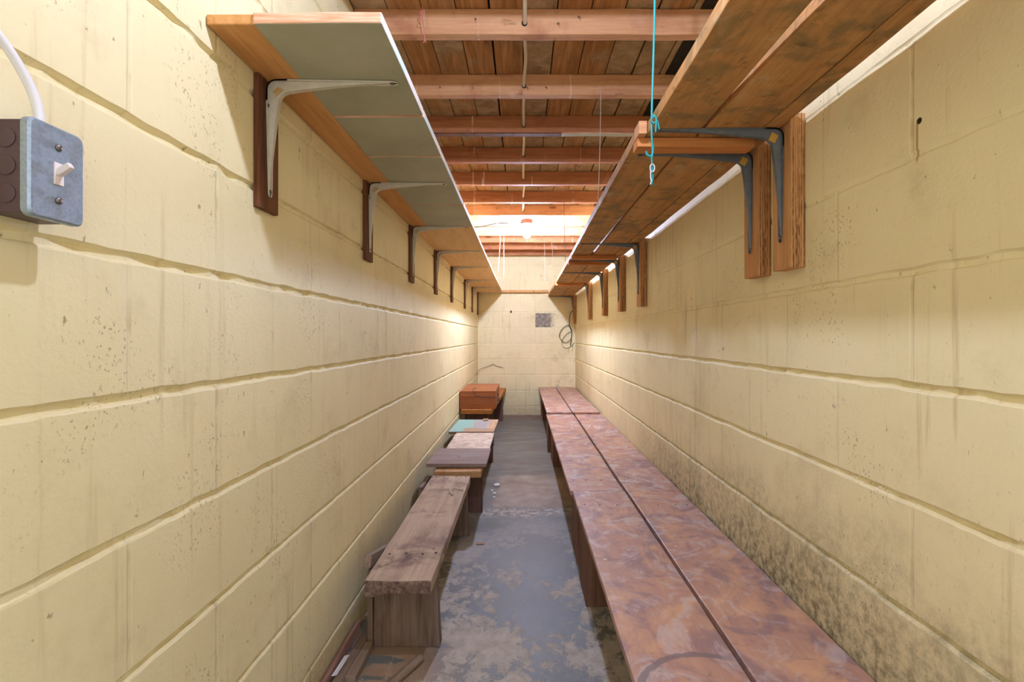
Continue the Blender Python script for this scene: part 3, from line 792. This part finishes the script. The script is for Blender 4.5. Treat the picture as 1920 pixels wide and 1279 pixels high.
# loose panels on the middle left bench
bm = B(); box(bm, -.1665, .1665, -.185, .185, 0, .020, (8, 8, 0), .0015, 2)
tag(link_mesh('loose_board', bm, M['grey_panel'], loc=(-.3635, 2.847, .2985), bevel=.002), 'dusty grey-brown wooden panel lying across the middle left bench', 'panel')
bm = B(); box(bm, -.139, .139, -.26, .26, 0, .012, (8, 14, 0), .002, 6)
pb = link_mesh('loose_board', bm, M['paper'], loc=(-.345, 3.30, .2985), bevel=.001)
tag(pb, 'board covered in torn printed paper between the grey and teal panels', 'panel')
bm = B(); box(bm, -.168, .168, -.262, .262, 0, .018, (6, 10, 0), .0012, 4)
for v in bm.verts: v.co.x += .004*(v.co.y/.26)
tag(link_mesh('loose_board', bm, M['teal'], loc=(-.373, 3.833, .2985), bevel=.0015), 'panel with worn teal and grey paint on the middle left bench', 'panel')
bm = B(); box(bm, -.022, .022, -.018, .018, 0, .012, (2, 2, 0), .002, 3)
tag(link_mesh('wood_scrap', bm, M['tan_board'], loc=(-.305, 4.04, .3178), bevel=.002), 'small tan wood scrap lying on the teal panel', 'wood scrap')

# chest on the far bench
e = empty('wooden_chest', (-.405, 4.745, .362), 'red-brown wooden chest on the far left bench', 'chest')
bm = B(); box(bm, -.164, .164, -.345, .345, 0, .108, (2, 2, 2), .0006, 3); link_mesh('body', bm, M['chest'], e, bevel=.002)
bm = B(); box(bm, -.1645, .1645, -.3455, .3455, .1085, .162, (2, 2, 1), .0006, 7); link_mesh('lid', bm, M['chest'], e, bevel=.002)
bm = B(); box(bm, .1645, .168, -.06, -.02, .085, .125); box(bm, .167, .182, -.05, -.03, .088, .096)
lt = link_mesh('latch', bm, M['brass'], e, bevel=.001); lt['label'] = 'dark metal latch'
bm = B(); tube(bm, [(.165, -.12, .05), (.186, -.11, .048), (.19, -.06, .046), (.186, -.01, .048), (.165, 0, .05)], .004, 8)
link_mesh('handle', bm, M['brass'], e, smooth=True)
bm = B(); tube(bm, [(-.04, -.10+4.745, .5265), (-.06, 4.55, .5265), (-.045, 4.42, .5262), (-.034, 4.393, .517), (-.020, 4.393, .488), (.03, 4.393, .468), (.11, 4.393, .463), (.17, 4.393, .468), (.178, 4.42, .47), (.185, 4.60, .475)], .0022, 6)
for v in bm.verts: v.co.x -= .405
tag(link_mesh('loose_wire', bm, M['cable_black'], smooth=True), 'thin dark wire draped over the front of the wooden chest', 'wire')
bm = B(); tube(bm, [(-.565, 5.95, .565), (-.54, 6.2, .60), (-.44, 6.262, .635), (-.38, 6.265, .66), (-.33, 6.265, .64), (-.25, 6.265, .62)], .003, 6)
tag(link_mesh('loose_wire', bm, M['string_dark'], smooth=True), 'thin brown wire stapled along the end wall above the chest', 'wire')

# boards slipped between bench and wall, and sticks on the floor
def stick(name, a, b, w, h, mat, label, roll=0.0, group=None, rnd=False):
    a, b = Vector(a), Vector(b); d = b-a; L = d.length
    bm = B()
    if rnd: tube(bm, [(0, -L/2, 0), (0, L/2, 0)], w/2, 12, smooth=False)
    else: box(bm, -w/2, w/2, -L/2, L/2, -h/2, h/2, (1, 8, 1), .0022, L*9+a.y)
    rz = math.atan2(-d.x, d.y); rx = math.asin(d.z/L)
    return tag(link_mesh(name, bm, M[mat], loc=(a+b)/2, rot=(rx, roll, rz), bevel=.002), label, 'wood scrap', group)
stick('leaning_board', (-.506, 1.585, .282), (-.548, 2.42, .02), .022, .040, 'stick', 'grey lath leaning between the nearest left bench and the wall')
stick('leaning_board', (-.527, 2.50, .122), (-.522, 2.72, .12), .022, .235, 'stick', 'short dark board on edge by the left wall where two benches meet')
stick('wood_stick', (-.5405, 1.28, .016), (-.520, 1.60, .016), .030, .026, 'stick', 'long grey stick on the floor at the foot of the left wall')
stick('wood_stick', (-.503, 1.41, .014), (-.500, 1.572, .014), .030, .026, 'stick', 'short stick with an orange end beside the longer grey stick')
stick('wood_stick', (-.567, 1.20, .022), (-.565, 1.66, .022), .012, .042, 'stick_red', 'reddish strip of wood lying along the foot of the left wall')
stick('wood_dowel', (-.468, 1.235, .0135), (-.318, 1.510, .0135), .026, .026, 'stick', 'pale round stick on the floor in front of the nearest left bench', rnd=True)
bm = B(); box(bm, -.008, .008, -.045, .045, 0, .0012, (0, 6, 0), .0006, 3)
tag(link_mesh('paper_strip', bm, M['white_paper'], loc=(-.545, 1.45, .0315), rot=(0, math.radians(-12), math.radians(-4))), 'white paper strip lying on the grey stick by the left wall', 'paper strip')
bm = B(); tube(bm, [(-.31, 2.19, .302), (-.325, 2.21, .303), (-.335, 2.25, .307), (-.32, 2.28, .306), (-.30, 2.27, .304), (-.275, 2.26, .302)], .0028, 6)
tag(link_mesh('string_scrap', bm, M['string'], smooth=True), 'curl of pale string lying on the nearest left bench', 'string')
for k, (xx, yy, r) in enumerate([(-.175, 3.30, .024), (-.182, 3.13, .015), (-.20, 3.19, .011), (-.178, 3.06, .010)]):
    bm = B(); bmesh.ops.create_icosphere(bm, subdivisions=2, radius=r)
    for v in bm.verts:
        v.co *= 1+.5*mnoise.noise(v.co*90+Vector((k, 0, 0))); v.co.z *= .5; v.co.z = max(v.co.z, -r*.2)
    tag(link_mesh('plaster_crumb', bm, M['plaster'], loc=(xx, yy, r*.2), smooth=True),
        'white plaster crumb on the floor beside the tan plank bench', 'plaster', 'plaster crumbs on the floor')
bm = B(); box(bm, -.02, .02, -.006, .006, 0, .002, (4, 0, 0), .003, 3)
tag(link_mesh('wood_chip', bm, M['tan_board'], loc=(-.205, 2.37, .002)), 'tan wood chip on the floor beyond the nearest left bench', 'wood chip')

# ---------------------------------------------------------------- cords, strings, cables
TY = 1.17
e = empty('rope', (.317, TY, ZJ+.03), 'teal plastic cord with a hook and clip hanging at the right shelf', 'cord')
r_ = lambda pts: [(p[0]-.317, p[1]-TY, p[2]-ZJ-.03) for p in pts]
bm = B(); tube(bm, r_([(.325, TY, ZJ+.03), (.321, TY, 1.8), (.3145, TY, 1.56), (.314, TY-.002, 1.51), (.3165, TY, 1.475), (.3155, TY, 1.455)]), .0026, 8)
link_mesh('cord', bm, M['teal_cord'], e, smooth=True)
bm = B()
tube(bm, r_([(.314, TY-.004, 1.555), (.321, TY-.007, 1.552), (.324, TY-.005, 1.542), (.318, TY-.007, 1.535), (.312, TY-.006, 1.542), (.316, TY-.008, 1.55), (.323, TY-.009, 1.545), (.322, TY-.008, 1.52), (.322, TY-.008, 1.513)]), .0021, 6)
tube(bm, r_([(.32, TY-.006, 1.553), (.326, TY-.008, 1.54), (.331, TY-.008, 1.519)]), .0019, 6)
link_mesh('knot', bm, M['teal_cord'], e, smooth=True)
bm = B(); tube(bm, r_([(.318, TY, 1.485), (.317, TY, 1.466), (.312, TY, 1.458), (.304, TY, 1.462), (.301, TY, 1.470)]), .0026, 8)
link_mesh('hook', bm, M['teal_cord'], e, smooth=True)
bm = B()
tube(bm, r_([(.313, TY, 1.462), (.315, TY, 1.44), (.313, TY, 1.41), (.315, TY, 1.388), (.317, TY, 1.41), (.316, TY, 1.44)]), .0022, 6)
link_mesh('lower_cord', bm, M['teal_cord'], e, smooth=True)
bm = B(); tube(bm, r_([(.310+.005+.0055*math.cos(a), TY-.004, 1.428+.009*math.sin(a)) for a in [k*math.pi/5 for k in range(11)]]), .0016, 6)
tube(bm, r_([(.311, TY-.004, 1.422), (.311, TY-.004, 1.405), (.313, TY-.004, 1.398), (.310, TY-.004, 1.388)]), .0016, 6)
link_mesh('clip', bm, M['porcelain'], e, smooth=True)['label'] = 'white metal clip'

def hang(name, x, y, z0, z1, mat, label, r=.0012, dx=0.0, group=None):
    bm = B(); tube(bm, [(x, y, z0), (x+dx*.4+.001, y, (z0+z1)/2), (x+dx, y, z1)], r, 5, 4)
    tag(link_mesh(name, bm, M[mat], smooth=True), label, 'string', group)
hang('hanging_string', .334, 2.045, ZJ+.03, 1.60, 'string', 'thin pale string hanging from the second joist to the right shelf', .0013, -.012)
hang('hanging_string', .32, 3.70, ZJ+.02, 1.60, 'string_dark', 'thin dark string hanging from the sixth joist beside the right shelf', .0022, .012)
hang('hanging_string', -.197, 4.47, ZJ+.0, 1.58, 'string', 'leftmost pale string hanging beyond the lit bulb, near the left shelf', .0011, -.03)
hang('hanging_string', -.185, 4.90, ZJ+.0, 1.62, 'string', 'second pale string from the left shelf, hanging beyond the lit bulb', .0011)
hang('hanging_string', -.205, 5.27, ZJ+.0, 1.62, 'string', 'third pale string from the left shelf, hanging before the end wall', .0011)
hang('hanging_string', .245, 5.27, ZJ+.0, 1.60, 'string', 'pale string hanging before the end wall near the right shelf', .0011)
hang('hanging_string', .30, 4.92, ZJ+.0, 1.62, 'string_dark', 'slanting dark string hanging before the end wall near the right shelf', .002, .03)
bm = B()
tube(bm, [(-.331, 1.596, 2.112), (-.331, 1.594, 2.098), (-.330, 1.592, 2.085), (-.325, 1.592, 2.05), (-.321, 1.592, 2.0)], .0014, 6)
tube(bm, [(-.331, 1.594, 2.100), (-.338, 1.592, 2.088), (-.331, 1.590, 2.082), (-.339, 1.591, 2.070), (-.331, 1.592, 2.066)], .0014, 6)
tube(bm, [(-.325, 1.592, 1.99), (-.321, 1.592, 2.0), (-.317, 1.592, 1.991)], .0014, 6)
tag(link_mesh('pink_twine', bm, M['pink'], smooth=True), 'short knotted pink twine hanging from the nearest joist', 'twine')

# cables on the end wall, right corner
bm = B()
def bw(px, py, y=6.25): return ((px-979)*y/F, y, H+(631.5-py)*y/F)
tube(bm, [bw(1079.5, 583.5), bw(1072, 584), bw(1068.5, 592), bw(1067.5, 605), bw(1068, 612), bw(1071.5, 622), bw(1071, 634), bw(1066, 640), bw(1060, 642.3), bw(1053, 639), bw(1049, 630), bw(1052, 620), bw(1060, 612), bw(1067, 611), bw(1071.5, 620), bw(1071, 636), bw(1069, 648)], .0042, 8)
tag(link_mesh('black_cable', bm, M['cable_black'], smooth=True), 'black cable hanging in a loop in the far right corner', 'cable')
bm = B()
tube(bm, [bw(1070, 622, 6.265), bw(1062, 627, 6.265), bw(1055, 636, 6.265), bw(1053.5, 645, 6.265), bw(1057, 651, 6.265), bw(1064, 652.5, 6.265), bw(1072, 648, 6.265), bw(1076.5, 642, 6.265)], .0036, 8)
tube(bm, [bw(1065, 652, 6.265), bw(1066.5, 657, 6.265), bw(1065, 661, 6.265)], .002, 6)
tube(bm, [bw(1073.5, 648, 6.265), bw(1074, 654, 6.265), bw(1072.5, 658, 6.265)], .002, 6)
tag(link_mesh('grey_cable', bm, M['cable_grey'], smooth=True), 'grey cable coil behind the black cable on the end wall', 'cable')

# ---------------------------------------------------------------- light switch on the left wall
sx0, sx1 = XL, -.528
sy0, sy1 = .513, .579
sz0, sz1 = H+.130, H+.238
e = empty('light_switch', (XL, (sy0+sy1)/2, (sz0+sz1)/2), 'galvanised surface light switch box on the left wall nearest the camera', 'light switch')
bm = B(); box(bm, .0, sx1-XL, -.029, .029, -.0505, .0505); link_mesh('switch_box', bm, M['box_side'], e, bevel=.002)
bm = B()
n = 8; rim = []
W, Hh, R = .0325, .0535, .008
for (cx_, cz_, a0) in ((W-R, Hh-R, 0), (-W+R, Hh-R, 90), (-W+R, -Hh+R, 180), (W-R, -Hh+R, 270)):
    for k in range(n+1):
        a = math.radians(a0+90*k/n); rim.append((cx_+R*math.cos(a), cz_+R*math.sin(a)))
def ring_(x, s): return [bm.verts.new((x, y*s, z*(1-(1-s)*.6))) for y, z in rim]
ra, rb, rc = ring_(sx1-XL-.007, 1), ring_(sx1-XL+.0005, 1), ring_(sx1-XL+.003, .94)
for p, q in ((ra, rb), (rb, rc)):
    for k in range(len(p)): bm.faces.new((p[k], p[(k+1) % len(p)], q[(k+1) % len(p)], q[k]))
bm.faces.new(rc); bm.faces.new(ra[::-1])
cp = link_mesh('cover_plate', bm, M['galv'], e, bevel=.0006)
fx = sx1-XL+.003
bm = B(); box(bm, fx-.002, fx+.0012, -.0055, .0055, -.0125, .0125)
link_mesh('toggle_collar', bm, M['ivory'], cp, bevel=.0006)
bm = B(); box(bm, 0, .017, -.0035, .0035, -.004, .004)
for v in bm.verts:
    if v.co.x > .01: v.co.y *= .8; v.co.z *= .85
link_mesh('toggle', bm, M['ivory'], cp, loc=(fx, 0, .001), rot=(0, math.radians(-32), 0), bevel=.0008)
for zz in (-.030, .030):
    bm = B(); lathe(bm, [(.0042, 0), (.004, .0012), (.0025, .0024), (.0005, .0028)], fx, 0, zz, 16, 'X'); link_mesh('screw', bm, M['screw'], cp, smooth=True)
sb = [c for c in e.children if c.name.startswith('switch_box')][0]
for zz in (.030, .0, -.030):
    bm = B(); lathe(bm, [(.0105, 0), (.0105, -.0008), (.0095, -.0012)], .022, -.029, zz, 24, 'Y'); link_mesh('knockout', bm, M['box_side'], sb)
bm = B(); box(bm, .018, sx1-XL+.001, -.012, .028, .0505, .0525); link_mesh('cable_clamp', bm, M['galv'], e, bevel=.0008)
bm = B()
# the cable leaves the top of the box and bends away toward the camera along the wall
yb0 = (sy0+sy1)/2-.012
tube(bm, [(sx1-.008, yb0, sz1-.01), (sx1-.008, yb0, sz1+.012), (sx1-.010, yb0-.010, sz1+.040), (sx1-.012, yb0-.040, sz1+.075), (sx1-.014, yb0-.10, sz1+.112), (sx1-.014, yb0-.20, sz1+.145), (sx1-.02, yb0-.35, sz1+.17)], .0048, 10)
tag(link_mesh('switch_cable', bm, M['cable_white'], smooth=True), 'white cable curving up from the switch box on the left wall', 'cable')

# ---------------------------------------------------------------- camera, world, view
cam = bpy.data.cameras.new('camera'); co = bpy.data.objects.new('camera', cam); C.objects.link(co)
co.location = (0, 0, H); co.rotation_euler = (math.pi/2, 0, 0)
cam.sensor_width = 36; cam.lens = F/1920*36; cam.clip_start = .02
cam.shift_x = -19/1920; cam.shift_y = -8/1920
S.camera = co
w = bpy.data.worlds.new('world'); S.world = w; w.use_nodes = True
w.node_tree.nodes['Background'].inputs[0].default_value = (.92, .96, 1, 1)
w.node_tree.nodes['Background'].inputs[1].default_value = 0.45
S.view_settings.view_transform = 'Standard'; S.view_settings.look = 'None'
S.view_settings.gamma = 1; S.view_settings.use_curve_mapping = False
S.view_settings.exposure = 2.1
S.cycles.max_bounces = 8; S.cycles.diffuse_bounces = 7
S.cycles.use_adaptive_sampling = True; S.cycles.adaptive_threshold = 0.03
try: S.cycles.use_denoising = True
except Exception: pass
